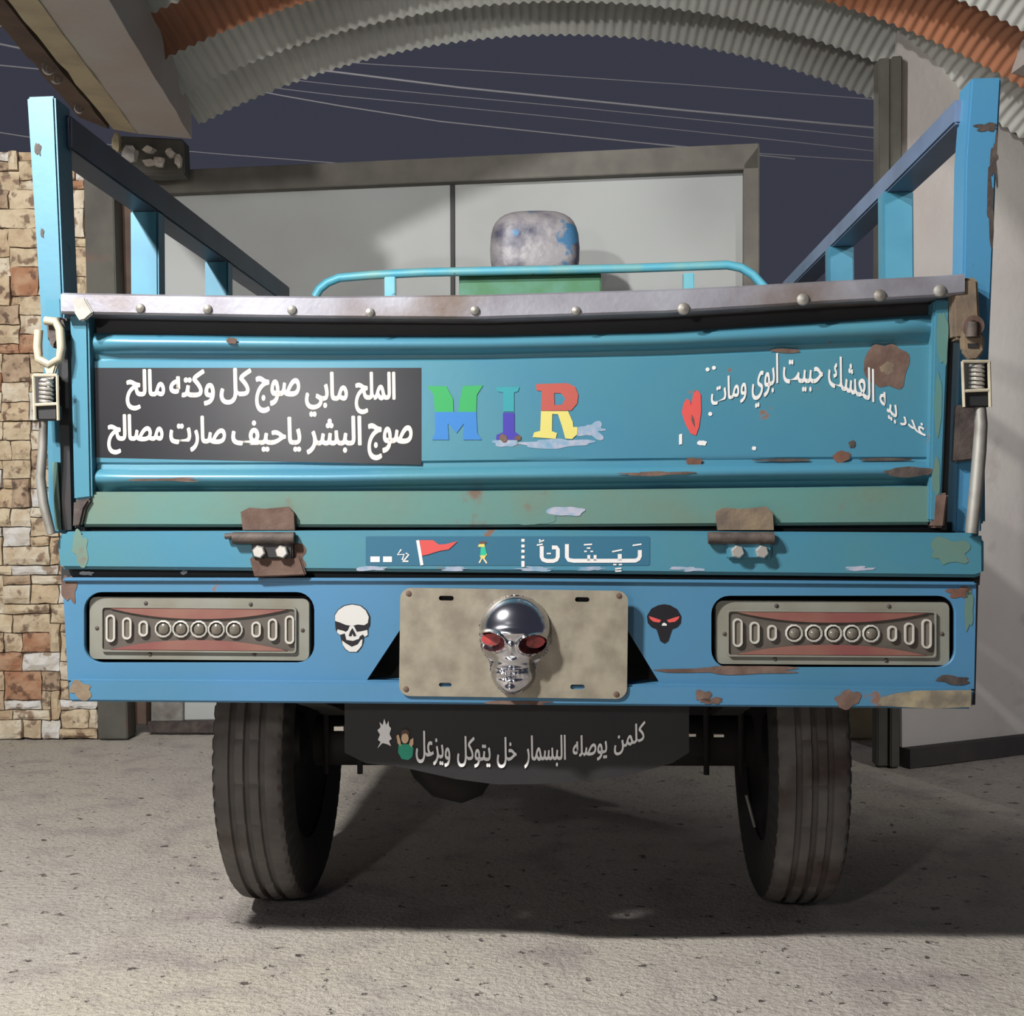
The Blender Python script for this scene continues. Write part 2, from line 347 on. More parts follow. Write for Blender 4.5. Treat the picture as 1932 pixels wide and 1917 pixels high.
# plastered wall on the right, slightly turned away to the right
ra, rb = G(1702, 1446), G(1932, 1418)
rd = (rb - ra).normalized(); rn = Vector((-rd.y, rd.x, 0)); rn = rn if rn.y > 0 else -rn
RA = lambda s, h, d=0: ra + rd * s + rn * d + Vector((0, 0, h))
def right_wall():
    L_ = 2.2
    o = MB().prism([RA(0, 0), RA(L_, 0), RA(L_, 2.3), RA(0, 2.3)], [RA(.03, 0, .04), RA(L_, 0, .04), RA(L_, 2.3, .04), RA(.03, 2.3, .04)]).build('wall_right', M['plaster']); tag(o, kind='structure')
    o = MB().prism([RA(0, 0, -.03), RA(L_, 0, -.03), RA(L_, .05, -.03), RA(0, .05, -.03)], [RA(0, 0, .01), RA(L_, 0, .01), RA(L_, .05, .01), RA(0, .05, .01)]).build('base_strip_right', M['base']); tag(o, kind='structure')  # dark strip along the foot of the plaster wall
right_wall()
# gate posts
def post(name, quad, z, dep, m, zf=None):
    a = [Z(px, py, z) for px, py in quad]
    a[2].z = a[3].z = 0.0
    o = MB().prism(a, [p + Vector((0, dep, 0)) for p in a]).build(name, m, bevel=.003); tag(o, kind='structure'); return o
post('trim_3', [(1658, 110), (1680, 108), (1678, 1440), (1655, 1440)], 3.36, .05, M['gpost'])
post('trim_4', [(1683, 106), (1703, 104), (1697, 1440), (1680, 1440)], 3.345, .06, M['gpost'])
post('trim_5', [(157, 330), (213, 328), (241, 1390), (185, 1390)], 3.84, .09, M['gpost'])
# concrete beam and plank at the upper left, beam at the upper right
def beam(name, q_far, q_near, zf, zn, th, m, ext=.06):
    a = [Z(px, py, zf) for px, py in q_far]; b = [Z(px, py, zn) for px, py in q_near]
    b = [p + (p - q) * ext for p, q in zip(b, a)]
    up = Vector((0, 0, th)); n = len(a)
    rows = []
    ring = lambda l, r: [l, r, r + up, l + up]
    for i in range(13):
        t = i / 12; l = a[0].lerp(b[0], t); r = a[1].lerp(b[1], t); k = .004
        l = l + Vector((k * noise.noise(Vector((t * 9, 1, 2))), 0, k * noise.noise(Vector((t * 9, 4, 2))))); r = r + Vector((k * noise.noise(Vector((t * 9, 1, 8))), 0, k * noise.noise(Vector((t * 9, 6, 2)))))
        rows.append(ring(l, r))
    o = MB().loft(rows, True, True).build(name, m); tag(o, kind='structure'); return o
beam('trim_1', [(258, 252), (362, 262)], [(70, 0), (205, 0)], 3.7, 2.55, .14, M['conc'])
beam('trim_2', [(214, 244), (259, 252)], [(14, 0), (71, 0)], 3.69, 2.54, .16, M['conc2'])
beam('trim_6', [(150, 222), (206, 244)], [(-40, 0), (6, 0)], 3.72, 2.56, .10, M['wood'])
beam('trim_7', [(1893, 150), (1960, 172)], [(2180, -60), (2290, -40)], 3.3, 2.3, .1, M['conc'])
a = [Z(px, py, 3.80) for px, py in ((226, 256), (346, 262), (349, 328), (292, 330), (240, 328), (226, 300))]   # stub of masonry between gate post and beam
o = MB().prism(a, [q + Vector((0, .07, 0)) for q in a]).build('trim_8', M['gpost'], bevel=.004); tag(o, kind='structure')
# arched roof of crimped sheets
def roof():
    Z0 = 3.72; p1, p2, p3 = (Z(x, y, Z0) for x, y in ((397, 220), (1111, 63), (1655, 187)))
    ax_, az, bx, bz, cx, cz = p1.x, p1.z, p2.x, p2.z, p3.x, p3.z
    d = 2 * (ax_ * (bz - cz) + bx * (cz - az) + cx * (az - bz))
    ux = ((ax_**2 + az**2) * (bz - cz) + (bx**2 + bz**2) * (cz - az) + (cx**2 + cz**2) * (az - bz)) / d
    uz = ((ax_**2 + az**2) * (cx - bx) + (bx**2 + bz**2) * (ax_ - cx) + (cx**2 + cz**2) * (bx - ax_)) / d
    R = math.hypot(ax_ - ux, az - uz)
    root = None
    P = .245; pitch = .0265; 
    aL = math.acos((-.91 - ux) / R); aR = math.acos((1.62 - ux) / R)
    nper = int((aL - aR) * R / pitch); ns = nper * 6
    for k in range(5):
        rows = []
        for j in range(11):
            ph = j / 10; y = Z0 - (k + 1) * P + ph * P * 1.02; xo = .014 * (y - Z0)
            bul = .044 * math.sin(math.pi * min(ph, 1)) ** .8 - .004 * (ph > .99)
            r_ = []
            for i in range(ns + 1):
                a = aL + (aR - aL) * i / ns; cr = .0038 * math.sin(2 * math.pi * i / 6)
                rr = R + bul + cr; r_.append((ux + xo + rr * math.cos(a), y, uz + rr * math.sin(a)))
            rows.append(r_)
        m = M['rustroof'] if k in (2, 5) else M['zincroof']
        if root is None:
            root = MB().loft(rows).build('ceiling', m, smooth=False); tag(root, kind='structure')
            for q in root.data.polygons: q.use_smooth = True
        else:
            s_ = MB().loft(rows).build('roof_sheet', m, root)
            for q in s_.data.polygons: q.use_smooth = True
roof()

# =================================================================== METAL GATE
gA, gB = Z(285, 958, 3.95), Z(1432, 958, 3.74)
gn = Vector((-(gB - gA).y, (gB - gA).x, 0)).normalized(); gn = gn if gn.y > 0 else -gn
def GP(px, py, d=0.0): return hit(px, py, gA + gn * d, gn)
def gate():
    base = Vector(((gA.x + gB.x) / 2, (gA.y + gB.y) / 2, 0))
    r = empty('metal_gate', base); tag(r, 'white sheet metal gate in a grey frame behind the tricycle', 'gate')
    def pr(name, quad, d0, d1, m, lab=None, ground=False):
        a = [GP(px, py, d0) - base for px, py in quad]
        if ground:
            for i in (2, 3): a[i].z = .03
        return MB().prism(a, [q + gn * (d1 - d0) for q in a]).build(name, m, r, bevel=.002, label=lab)
    pr('gate_panel', [(250, 355), (851, 335), (851, 1370), (262, 1370)], .015, .03, M['gate'], ground=True)
    pr('gate_panel', [(856, 335), (1420, 310), (1420, 1360), (856, 1370)], .015, .03, M['gate'], ground=True)
    pr('joint_strip', [(849, 345), (858, 345), (860, 1370), (853, 1370)], .01, .022, M['dark'], 'dark joint between the two sheets', True)
    pr('top_rail', [(212, 326), (1432, 270), (1432, 318), (212, 369)], -.025, .025, M['gframe'])
    pr('gate_stile', [(216, 332), (252, 331), (276, 1386), (243, 1386)], -.03, .03, M['wood'], 'brown stile', True)
    pr('gate_stile', [(1403, 310), (1433, 272), (1431, 1380), (1401, 1380)], -.025, .025, M['gframe'], None, True)
    a = [GP(276, 1362, -.02), GP(1432, 1350, -.02)]; q = [a[0], a[1], Vector((a[1].x, a[1].y, .004)), Vector((a[0].x, a[0].y, .004))]; q = [x - base for x in q]
    MB().prism(q, [x + gn * .045 for x in q]).build('bottom_rail', M['rustd'], r, bevel=.002)
    pr('hinge_plate', [(285, 1290), (345, 1290), (345, 1365), (285, 1365)], .0, .014, M['zinc'], 'grey patch plate')
gate()
# pale block beyond the right wheel
a = [Z(1598, 1330, 3.75), Z(1700, 1330, 3.75), Z(1700, 1400, 3.75), Z(1598, 1400, 3.75)]
for q in (2, 3): a[q].z = 0
b0 = (a[2] + a[3]) / 2
o = MB().prism(a, [q + Vector((0, .12, 0)) for q in a]).build('concrete_block', M['conc2'], bevel=.006, off=b0); tag(o, 'pale concrete block on the ground beyond the right rear wheel', 'block')
# broken masonry on top of the left gate post
def chunks():
    L_ = [('upright cream brick stub at the lower end of the concrete beam', (222, 270), (17, 34), 3.795, .3, 'conc2'), ('brown brick lump on the dark stub under the end of the concrete beam', (246, 292), (28, 30), 3.795, .2, 'conc'),
          ('leftmost white mortar lump on the gate post', (283, 284), (22, 12), 3.795, .5, 'lump'), ('lowest white mortar lump above the gate corner', (302, 306), (20, 18), 3.795, .1, 'lump'),
          ('white mortar lump nearest the roof edge', (323, 290), (16, 16), 3.795, .8, 'lump'), ('rightmost narrow white mortar lump above the gate', (338, 304), (12, 24), 3.795, .2, 'lump'),
          ('wide white mortar lump just under the leftmost one', (284, 308), (26, 12), 3.795, -.2, 'lump')]
    for lab, (px, py), (wx, wy), z, rot, m in L_:
        c = Z(px, py, z); k = z / FPX; bm = bmesh.new(); bmesh.ops.create_icosphere(bm, subdivisions=2, radius=1)
        for v in bm.verts:
            d = 1 + .35 * noise.noise(v.co * 1.6 + Vector((px, py, 0)))
            e = Vector([math.copysign(abs(t) ** .6, t) for t in v.co]) * d * .8
            e.rotate(Matrix.Rotation(rot, 3, 'Y')); v.co = Vector((e.x * wx * k * .62, e.y * .03, e.z * wy * k * .62))
        me = bpy.data.meshes.new('masonry_lump'); bm.to_mesh(me); bm.free()
        o = link('masonry_lump', me, M[m], None, lab, c); tag(o, cat='rubble', group='broken masonry on the left gate post')
chunks()
# curls of wire hanging from the plank
def curls():
    for lab, c, r, z in (('larger loop of pale wire curling off the plank', (90, 126), 13, 3.05), ('smaller loop of pale wire below the larger loop', (106, 146), 10, 3.15), ('lowest short curl of wire by the plank end', (148, 204), 8, 3.5)):
        k = z / FPX; p0 = Z(*c, z)
        pts = [p0 + Vector((math.cos(t) * r * k * (1 - i / 60), .02 * i / 30, math.sin(t) * r * k * (1.1 - i / 70))) for i in range(30) for t in [i * .33 + r]]
        o = MB().tube(pts, .0028, 6).build('wire_curl', M['zinc'], smooth=True, off=p0); tag(o, lab, 'wire', 'wire curls on the plank')
curls()
# power cables across the night sky
def cables():
    L_ = [('brightest cable, crossing the sky just under the roof arch', [(430, 112), (644, 137), (867, 165), (1280, 207), (1560, 233), (1800, 254)], 8.0, .0065),
          ('second bright cable, dropping to the gate top rail', [(420, 158), (530, 180), (644, 200), (830, 229), (1180, 266), (1500, 300)], 8.2, .0042),
          ('faint topmost cable close under the roof', [(440, 100), (700, 121), (920, 134), (1300, 160), (1760, 196)], 9.4, .0034),
          ('faint cable just below the brightest cable', [(420, 136), (644, 161), (800, 176), (1100, 204), (1500, 244), (1780, 274)], 9.2, .0032),
          ('faint cable just above the second bright cable', [(420, 154), (644, 181), (800, 196), (1100, 226), (1500, 268), (1780, 300)], 9.0, .0032),
          ('short cable right of the gate corner', [(1200, 268), (1440, 290), (1560, 298), (1720, 308)], 8.6, .0034),
          ('low cable just above the left end of the gate', [(150, 268), (340, 284), (420, 291), (640, 308)], 8.8, .0030),
          ('thick cable at the upper left edge', [(-60, 74), (0, 83), (48, 93), (160, 112)], 8.0, .0062),
          ('topmost cable at the upper left edge', [(-60, 45), (0, 49), (20, 52), (120, 64)], 8.2, .0050),
          ('cable below the thick cable at the upper left edge', [(-60, 118), (0, 123), (70, 130), (190, 144)], 8.1, .0042),
          ('cable left of the blue post above the stone wall', [(-60, 243), (0, 250), (50, 258), (150, 272)], 8.3, .0040)]
    for lab, pts, z, r in L_:
        w3 = [Z(px, py, z) for px, py in pts]; mid = w3[len(w3) // 2]
        P3 = []
        for i in range(len(w3) - 1):
            for j in range(4): P3.append(w3[i].lerp(w3[i + 1], j / 4))
        P3.append(w3[-1])
        o = MB().tube(P3, r, 6).build('power_cable', M['cable'], smooth=True, off=mid); tag(o, lab, 'cable', 'power cables in the night sky')
cables()

# =================================================================== CARGO TRICYCLE
TR = empty('cargo_tricycle', TO, -TH)
tag(TR, 'blue three-wheeled cargo tricycle with stickered tailgate, seen from behind on the concrete yard', 'tricycle')
def quad(name, pts, v0, v1, m, parent=TR, bevel=.003, label=None, smooth=False):
    a = [T(px, py, v0) for px, py in pts]; b = [Vector((p.x, v1, p.z)) for p in a]
    return MB().prism(a, b).build(name, m, parent, bevel=bevel, label=label, smooth=smooth)
# -- corner posts
quad('corner_post', [(50, 182), (103, 180), (119, 560), (128, 1006), (96, 1006), (74, 560)], .012, .07, M['post'])
quad('corner_post', [(1832, 147), (1890, 145), (1880, 330), (1871, 560), (1852, 1006), (1800, 1006), (1817, 525), (1821, 300)], .012, .065, M['postr'], label='rust-flaked right corner post')
# -- side racks: top rails, stakes, side panels, bed
def racks():
    li = T(109, 230, 0).x; lw0, lw1 = T(126, 262, 0).z, T(126, 196, 0).z
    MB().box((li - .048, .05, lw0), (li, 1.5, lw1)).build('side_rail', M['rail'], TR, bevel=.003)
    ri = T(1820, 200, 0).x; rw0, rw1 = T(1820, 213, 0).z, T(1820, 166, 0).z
    MB().box((ri, .05, rw0), (ri + .05, 1.5, rw1)).build('side_rail', M['rail_lit'], TR, bevel=.003)
    zb = T(100, 1000, 0).z
    for v in (.44, .90):
        MB().box((li - .05, v, zb), (li, v + .04, lw0 + .002)).build('rack_stake', M['stake'], TR, bevel=.003)
        MB().box((ri - .004, v, zb), (ri + .048, v + .04, rw0 + .002)).build('rack_stake', M['stake'], TR, bevel=.003)
    zt = T(100, 640, 0).z
    MB().box((li - .046, .066, zb), (li - .026, 1.46, zt)).build('side_panel', M['beam'], TR, bevel=.003)
    MB().box((ri + .026, .066, zb), (ri + .046, 1.46, zt)).build('side_panel', M['beam'], TR, bevel=.003)
    MB().box((li - .02, .05, zb - .03), (ri + .02, 1.46, zb)).build('bed_floor', M['under'], TR, bevel=.003)
    MB().box((li - .02, 1.44, zb), (ri + .02, 1.46, zt)).build('front_panel', M['beam'], TR, bevel=.003)
    # chassis
    zc = T(100, 1330, 0).z
    for s in (-.22, .24):
        MB().box((s - .025, .12, zc - .01), (s + .025, 1.75, zc + .06)).build('chassis_rail', M['under'], TR, bevel=.004)
racks()
# -- tailgate
SX = [150, 600, 900, 1250, 1540, 1755]
def col(ys): return lambda x: lerp(SX, ys, x)
yA = col([604, 608, 612, 602, 585, 572]); yR1a = col([627, 632, 632, 625, 606, 592]); yR1b = col([667, 669, 668, 660, 648, 640])
yF0 = col([676, 677, 675, 668, 656, 648]); yF1 = col([876, 876, 872, 868, 866, 866]); yR2a = col([884, 884, 880, 876, 872, 870]); yR2b = col([920, 920, 915, 911, 907, 905]); yB = col([930, 930, 926, 922, 918, 915])
VS = .006
def tailgate():
    rows = []
    for i in range(33):
        x = 160 + (1768 - 160) * i / 32; r = []
        def pt(y, v): 
            p = T(x, y, 0); r.append(Vector((p.x, v + .0012 * noise.noise(Vector((x * .008, y * .012, 3))), p.z)))
        e = min(1, min(i, 32 - i) / 1.0)
        pt(yR1a(x) - 2, .030); pt(yR1a(x) - 1, .012)
        for k in range(9):
            t = k / 8; pt(yR1a(x) + (yR1b(x) - yR1a(x)) * t, .008 - (.019 * math.sin(math.pi * t) ** .75) * (.35 + .65 * e))
        pt(yF0(x), VS + .004); 
        for yy in (yF0(x) + 6, yF0(x) + 11, yF0(x) + 17, (yF0(x) + yF1(x)) / 2, yF1(x) - 16, yF1(x) - 10, yF1(x) - 4): r.append(T(x, yy, VS))
        pt(yF1(x), VS + .003)
        for k in range(9):
            t = k / 8; pt(yR2a(x) + (yR2b(x) - yR2a(x)) * t, .008 - (.019 * math.sin(math.pi * t) ** .75) * (.35 + .65 * e))
        pt(yB(x), .012); pt(yB(x), .030); rows.append(r)
    g = MB().loft(rows, True, True).build('tailgate', M['tail'], TR, smooth=True)
    # black band painted as the top strip's shadow, above the first rib
    quad('strip_shadow', [(150, 596), (600, 603), (900, 606), (1250, 596), (1540, 577), (1762, 562), (1762, 598), (1540, 610), (1250, 628), (900, 636), (600, 636), (150, 630)], .014, .02, M['black'], g, 0)
    quad('side_channel', [(131, 590), (166, 592), (173, 940), (139, 944)], -.012, .02, M['tail'], g)
    quad('side_channel', [(1762, 566), (1794, 562), (1776, 986), (1752, 984)], -.012, .02, M['tail'], g)
    quad('hinge_stub', [(138, 944), (172, 940), (160, 960), (152, 994), (136, 996)], -.014, .02, M['rustd'], g)
    quad('hinge_stub', [(1762, 930), (1790, 930), (1782, 996), (1758, 996)], -.014, .02, M['rust'], g)
    quad('lower_rail', [(156, 928), (900, 926), (1762, 917), (1758, 990), (900, 995), (152, 994)], -.006, .02, M['green'], g, .004)
    # steel top strip with rivets
    xs = [133, 300, 600, 900, 1250, 1400, 1540, 1650, 1755, 1806]; yt = [559, 562, 566, 563, 553, 546, 538, 533, 528, 524]; yb = [598, 601, 606, 608, 597, 588, 579, 573, 567, 562]
    rows = []
    for x, a, b in zip(xs, yt, yb):
        p, q = T(x, a, 0), T(x, b, 0)
        rows.append([Vector((p.x, .03, p.z)), Vector((p.x, -.029, p.z)), Vector((p.x, -.034, p.z - .003)), Vector((q.x, -.034, q.z + .003)), Vector((q.x, -.031, q.z)), Vector((q.x, -.002, q.z)), Vector((q.x, .03, q.z))])
    st = MB().loft(rows, True, True).build('top_strip', M['strip'], g, label='scratched steel strip capping the tailgate')
    for x, y in ((265, 582), (392, 584), (551, 585), (698, 590), (896, 586), (1087, 587), (1290, 583), (1515, 565), (1660, 558), (1773, 549)):
        c = T(x, y, -.0345); big = x > 1200
        MB().dome(c, .0068 if not big else .0088, (0, -1, 0), .0045).build('rivet', M['zinc'], st, smooth=True)
    quad('strip_end', [(136, 561), (160, 562), (176, 590), (160, 604), (150, 606), (140, 590)], -.038, -.03, M['zinc'], st, .002)
    return g
TG = tailgate()
# -- right corner bracket
quad('corner_bracket', [(1796, 525), (1846, 523), (1850, 600), (1838, 640), (1800, 640)], -.03, .012, M['tan'], TR, .004, 'tan rusted bracket at the right corner')
# -- rear beam and its gap
quad('gap_strip', [(120, 985), (1846, 985), (1846, 1012), (120, 1012)], .024, .04, M['black'], TR, 0)
quad('rear_beam', [(120, 1003), (960, 1000), (1850, 1006), (1858, 1016), (1858, 1084), (1840, 1090), (960, 1081), (112, 1074), (106, 1016)], -.022, .05, M['beam'], TR, .005)
quad('gap_strip', [(116, 1070), (1850, 1076), (1848, 1104), (116, 1100)], .006, .04, M['black'], TR, 0)
# -- bumper panel with the lamp openings and the plate opening
LH = rrect(158, 1117, 593, 1251, 34, 6); RH = rrect(1342, 1124, 1803, 1260, 34, 6)
shape2d('bumper_panel', [[(118, 1092), (960, 1094), (1842, 1100), (1838, 1300), (960, 1288), (128, 1284)], LH, RH, [(692, 1283), (770, 1165), (1172, 1170), (1246, 1291)]], flat(-.012, .012), M['bump'], TR, .012)
quad('bumper_fold', [(118, 1090), (960, 1091), (1842, 1098), (1842, 1106), (960, 1099), (118, 1098)], -.017, .03, M['bump'], TR, .002)
quad('bumper_lip', [(128, 1284), (960, 1289), (1838, 1300), (1834, 1338), (960, 1330), (130, 1324)], -.03, .03, M['bump'], TR, .003)
quad('bumper_end', [(118, 1094), (127, 1094), (138, 1318), (130, 1318)], -.01, .2, M['dark'], TR, 0)
quad('bumper_end', [(1838, 1100), (1846, 1100), (1840, 1330), (1832, 1330)], -.01, .2, M['dark'], TR, 0)
quad('cavity_back', [(640, 1140), (1290, 1140), (1290, 1300), (640, 1296)], .05, .055, M['under'], TR, 0)
# -- tail lamps
def tail_lamp(h, cx, cy, body, tilt, leds, ovals, screws, lab):
    def sh(pts): return [(x, y + tilt * (x - cx)) for x, y in pts]
    x0, y0, x1, y1 = body
    shape_hole = rrect(x0 - 14, y0 - 14, x1 + 14, y1 + 12, 34, 6)
    quad('lamp_box', shape_hole, .03, .034, M['black'], TR, 0)
    b = shape2d('tail_lamp', [sh(rrect(*body, 12, 4))], flat(-.004, .03), M['lampbody'], TR, .03, lab)
    ix0, iy0, ix1, iy1 = x0 + 24, y0 + 20, x1 - 27, y1 - 17
    shape2d('lens_window', [sh(rrect(ix0, iy0, ix1, iy1, 5, 3))], flat(-.0055, .002), M['lampdark'], b, .002)
    shape2d('lens_rim', [sh(rrect(ix0 - 3, iy0 - 3, ix1 + 3, iy1 + 3, 6, 3)), sh(rrect(ix0, iy0, ix1, iy1, 5, 3))], flat(-.0085, .005), M['lampbody'], b, .005)
    mx = (ix0 + ix1) / 2; hw = (ix1 - ix0) / 2
    for s in (-1, 1):
        ye = iy0 + 1 if s < 0 else iy1 - 1
        arc = [(mx + hw * .92 * t, ye + (-s) * 19 * (1 - abs(t) ** 2.2)) for t in [i / 12 for i in range(-12, 13)]]
        shape2d('red_wedge', [sh([(mx - hw * .92, ye), (mx + hw * .92, ye)] + arc[::-1])], flat(-.009, .0035), M['lampred'], b, .0035, 'red wedge of the lens')
    k = TD / FPX
    for x in leds:
        y = cy + tilt * (x - cx); c = T(x, y, -.006)
        rg = MB().lathe([(0, 17 * k), (.003, 16.5 * k), (.0035, 13.8 * k), (.001, 13 * k)], c, (0, -1, 0), 12).build('led_ring', M['led'], b)
        MB().dome(T(x, y, -.006), 11 * k, (0, -1, 0), .005, 12).build('led_lens', M['ledin'], rg, smooth=True)
    for x, ry, rx in ovals:
        y = cy + tilt * (x - cx)
        def cap(rx_, ry_): return [(x + rx_ * math.cos(a), y + (ry_ - rx_) * (1 if math.sin(a) > 0 else -1) + rx_ * math.sin(a)) for a in [2 * math.pi * (i + .5) / 16 for i in range(16)]]
        rg = shape2d('led_slot', [cap(rx, ry), cap(rx - 3.6, ry - 3.6)], flat(-.0105, .005), M['led'], b, .005)
        shape2d('led_lens', [cap(rx - 3.6, ry - 3.6)], flat(-.008, .002), M['ledin'], rg, .002)
    for x, y in screws:
        MB().dome(T(x, y, -.004), 4.2 * k, (0, -1, 0), .002, 8).build('screw', M['rustd'], b, smooth=True)
tail_lamp(LH, 376, 1187, (169, 1128, 583, 1245), .008, [309, 342, 376, 409, 443], [(208, 26, 9), (239, 21, 9), (270, 15, 9), (483, 15, 9), (514, 21, 9), (546, 27, 9)],
          [(275, 1138), (473, 1140), (183, 1185), (571, 1189), (283, 1234), (480, 1234)], None)
tail_lamp(RH, 1571, 1195, (1351, 1135, 1791, 1254), .006, [1498, 1535, 1572, 1607, 1643], [(1392, 27, 9.5), (1424, 21, 9.5), (1457, 15, 9), (1684, 15, 9), (1716, 21, 9.5), (1749, 28, 9.5)],
          [(1465, 1143), (1677, 1144), (1367, 1196), (1777, 1196), (1462, 1243), (1672, 1246)], None)
# -- number plate (blank) with slots and the chrome skull
def plate():
    def sk(pts): return [(x + (y - 1212) * -.012, y + .014 * (x - 968) + 0) for x, y in pts]
    outer = sk(rrect(754, 1112, 1184, 1316, 20, 5))
    slots = [sk(rrect(*q, 3.8, 2)) for q in ((827, 1126, 855, 1135), (1084, 1125, 1111, 1134), (829, 1290, 853, 1298), (1077, 1290, 1104, 1299))]
    p = shape2d('number_plate', [outer] + slots, flat(-.034, .003), M['plate'], TR, .003, 'blank bare metal number plate')
    quad('slot_backing', [(800, 1116), (1140, 1118), (1140, 1306), (800, 1302)], -.026, -.022, M['under'], TR, 0)
    for x, y in ((771, 1120), (1168, 1124), (766, 1300), (1163, 1310)):
        MB().dome(T(x, y, -.034), .0042, (0, -1, 0), .002, 10).build('rivet', M['rust'], p, smooth=True)
plate()
def skull():
    def el(x, y, cx, cy, rx, ry, h):
        d = 1 - ((x - cx) / rx) ** 2 - ((y - cy) / ry) ** 2
        return h * math.sqrt(d) if d > 0 else -12 * math.sqrt(-d) if d > -1 else -12
    def sm(a, b, k=9):
        h = max(k - abs(a - b), 0) / k; return max(a, b) + h * h * k * .25
    def g(x, y, cx, cy, sx, sy): return math.exp(-(((x - cx) / sx) ** 2 + ((y - cy) / sy) ** 2))
    def H(x, y):
        a = el(x, y, 972, 1188, 67, 64, 50)
        a = sm(a, el(x, y, 971, 1222, 60, 34, 36)); a = sm(a, el(x, y, 968, 1262, 43, 45, 34)); a = sm(a, el(x, y, 966, 1284, 27, 26, 30))
        if a <= 0: return a
        for cx, cy, ro in ((929, 1207, .12), (1007, 1212, -.12)):
            dx, dy = x - cx, y - cy; u = dx * math.cos(ro) + dy * math.sin(ro); v = -dx * math.sin(ro) + dy * math.cos(ro)
            d = math.sqrt((u / 25) ** 2 + (v / 17) ** 2)
            a += 7 * math.exp(-((d - 1.1) / .16) ** 2)
            if d < 1.05: a -= 26 * (1 - (d / 1.05) ** 4)
        a += 9 * g(x, y, 967, 1190, 40, 8) + 9 * g(x, y, 966, 1218, 7, 14) + 9 * g(x, y, 967, 1240, 17, 10) - 7 * g(x, y, 966, 1234, 9, 5)
        a -= 7 * g(x, y, 966, 1258, 30, 4) ; a += 5 * g(x, y, 964, 1267, 20, 4); a -= 4 * g(x, y, 964, 1276, 24, 3); a -= 9 * g(x, y, 925, 1250, 12, 18) + 9 * g(x, y, 1010, 1254, 12, 18)
        a += 8 * g(x, y, 963, 1298, 13, 8); a += 2 * math.cos((x - 964) * .75) * g(x, y, 964, 1270, 20, 9)
        return max(a, .3)
    nx, ny = 100, 130; vs = []; idx = {}; fs = []; k = TD / FPX
    for j in range(ny + 1):
        for i in range(nx + 1):
            x = 898 + 146 * i / nx; y = 1118 + 196 * j / ny; h = H(x, y)
            if h > -3:
                p = T(x, y, -.034); p.y = -.034 - max(h, 0) * k; idx[(i, j)] = len(vs); vs.append(p)
    for j in range(ny):
        for i in range(nx):
            q = [(i, j), (i + 1, j), (i + 1, j + 1), (i, j + 1)]
            if all(t in idx for t in q): fs.append([idx[t] for t in q])
    s = MB().add(vs, fs).build('skull_ornament', M['chrome'], TR, smooth=True, label='chrome skull fixed to the number plate')
    for p in s.data.polygons: p.use_smooth = True
    for cx, cy, ro in ((926, 1207, .12), (1010, 1212, -.12)):
        vs = [T(x, y, -.034 - 24 * k) for x, y in ell(cx, cy, 18, 11, 18, ro)]
        MB().prism(vs, [v + Vector((0, .012, 0)) for v in vs]).build('eye_inlay', M['redin'], s, label='red inlay of an eye socket')
skull()
# -- tailgate hinges
def hinge(x0, x1, left):
    cx = (x0 + x1) / 2
    m = M['rust'] if left else M['tan']
    up = shape2d('tailgate_hinge', [[(x0 + 14, 966), (x0 + 30, 958), (cx, 960), (x1 - 18, 956), (x1 - 6, 968), (x1 - 4, 1000), (x0 + 18, 1000)]], flat(-.016, .012), m, TR, .012)
    y = 1015
    MB().tube([T(x0, y, -.03), T(x1 - 4, y, -.03)], .0085, 12).build('hinge_barrel', M['rustd'], up, smooth=True)
    quad('hinge_leaf', [(x0 + 34, 1024), (x1 - 8, 1024), (x1 - 8, 1054), (x0 + 36, 1054)], -.03, -.02, M['dark'] if left else M['beam'], up, .002)
    for bx in ((cx - 10, cx + 33) if left else (cx - 9, cx + 37)):
        q = T(bx, 1041, -.03)
        MB().lathe([(0, .0092), (.006, .0092), (.008, .0075), (.008, .0001)], q, (0, -1, 0), 6).build('bolt', M['steel'], up)
    if left:
        quad('hinge_patch', [(470, 1052), (566, 1050), (578, 1086), (480, 1090)], -.0255, -.02, M['rust'], up, .002)
        MB().tube([T(425, 1012, -.03), T(452, 1010, -.032), T(470, 1016, -.03)], .004, 8).build('hinge_pin', M['rustd'], up, smooth=True)
hinge(440, 560, True); hinge(1336, 1464, False)
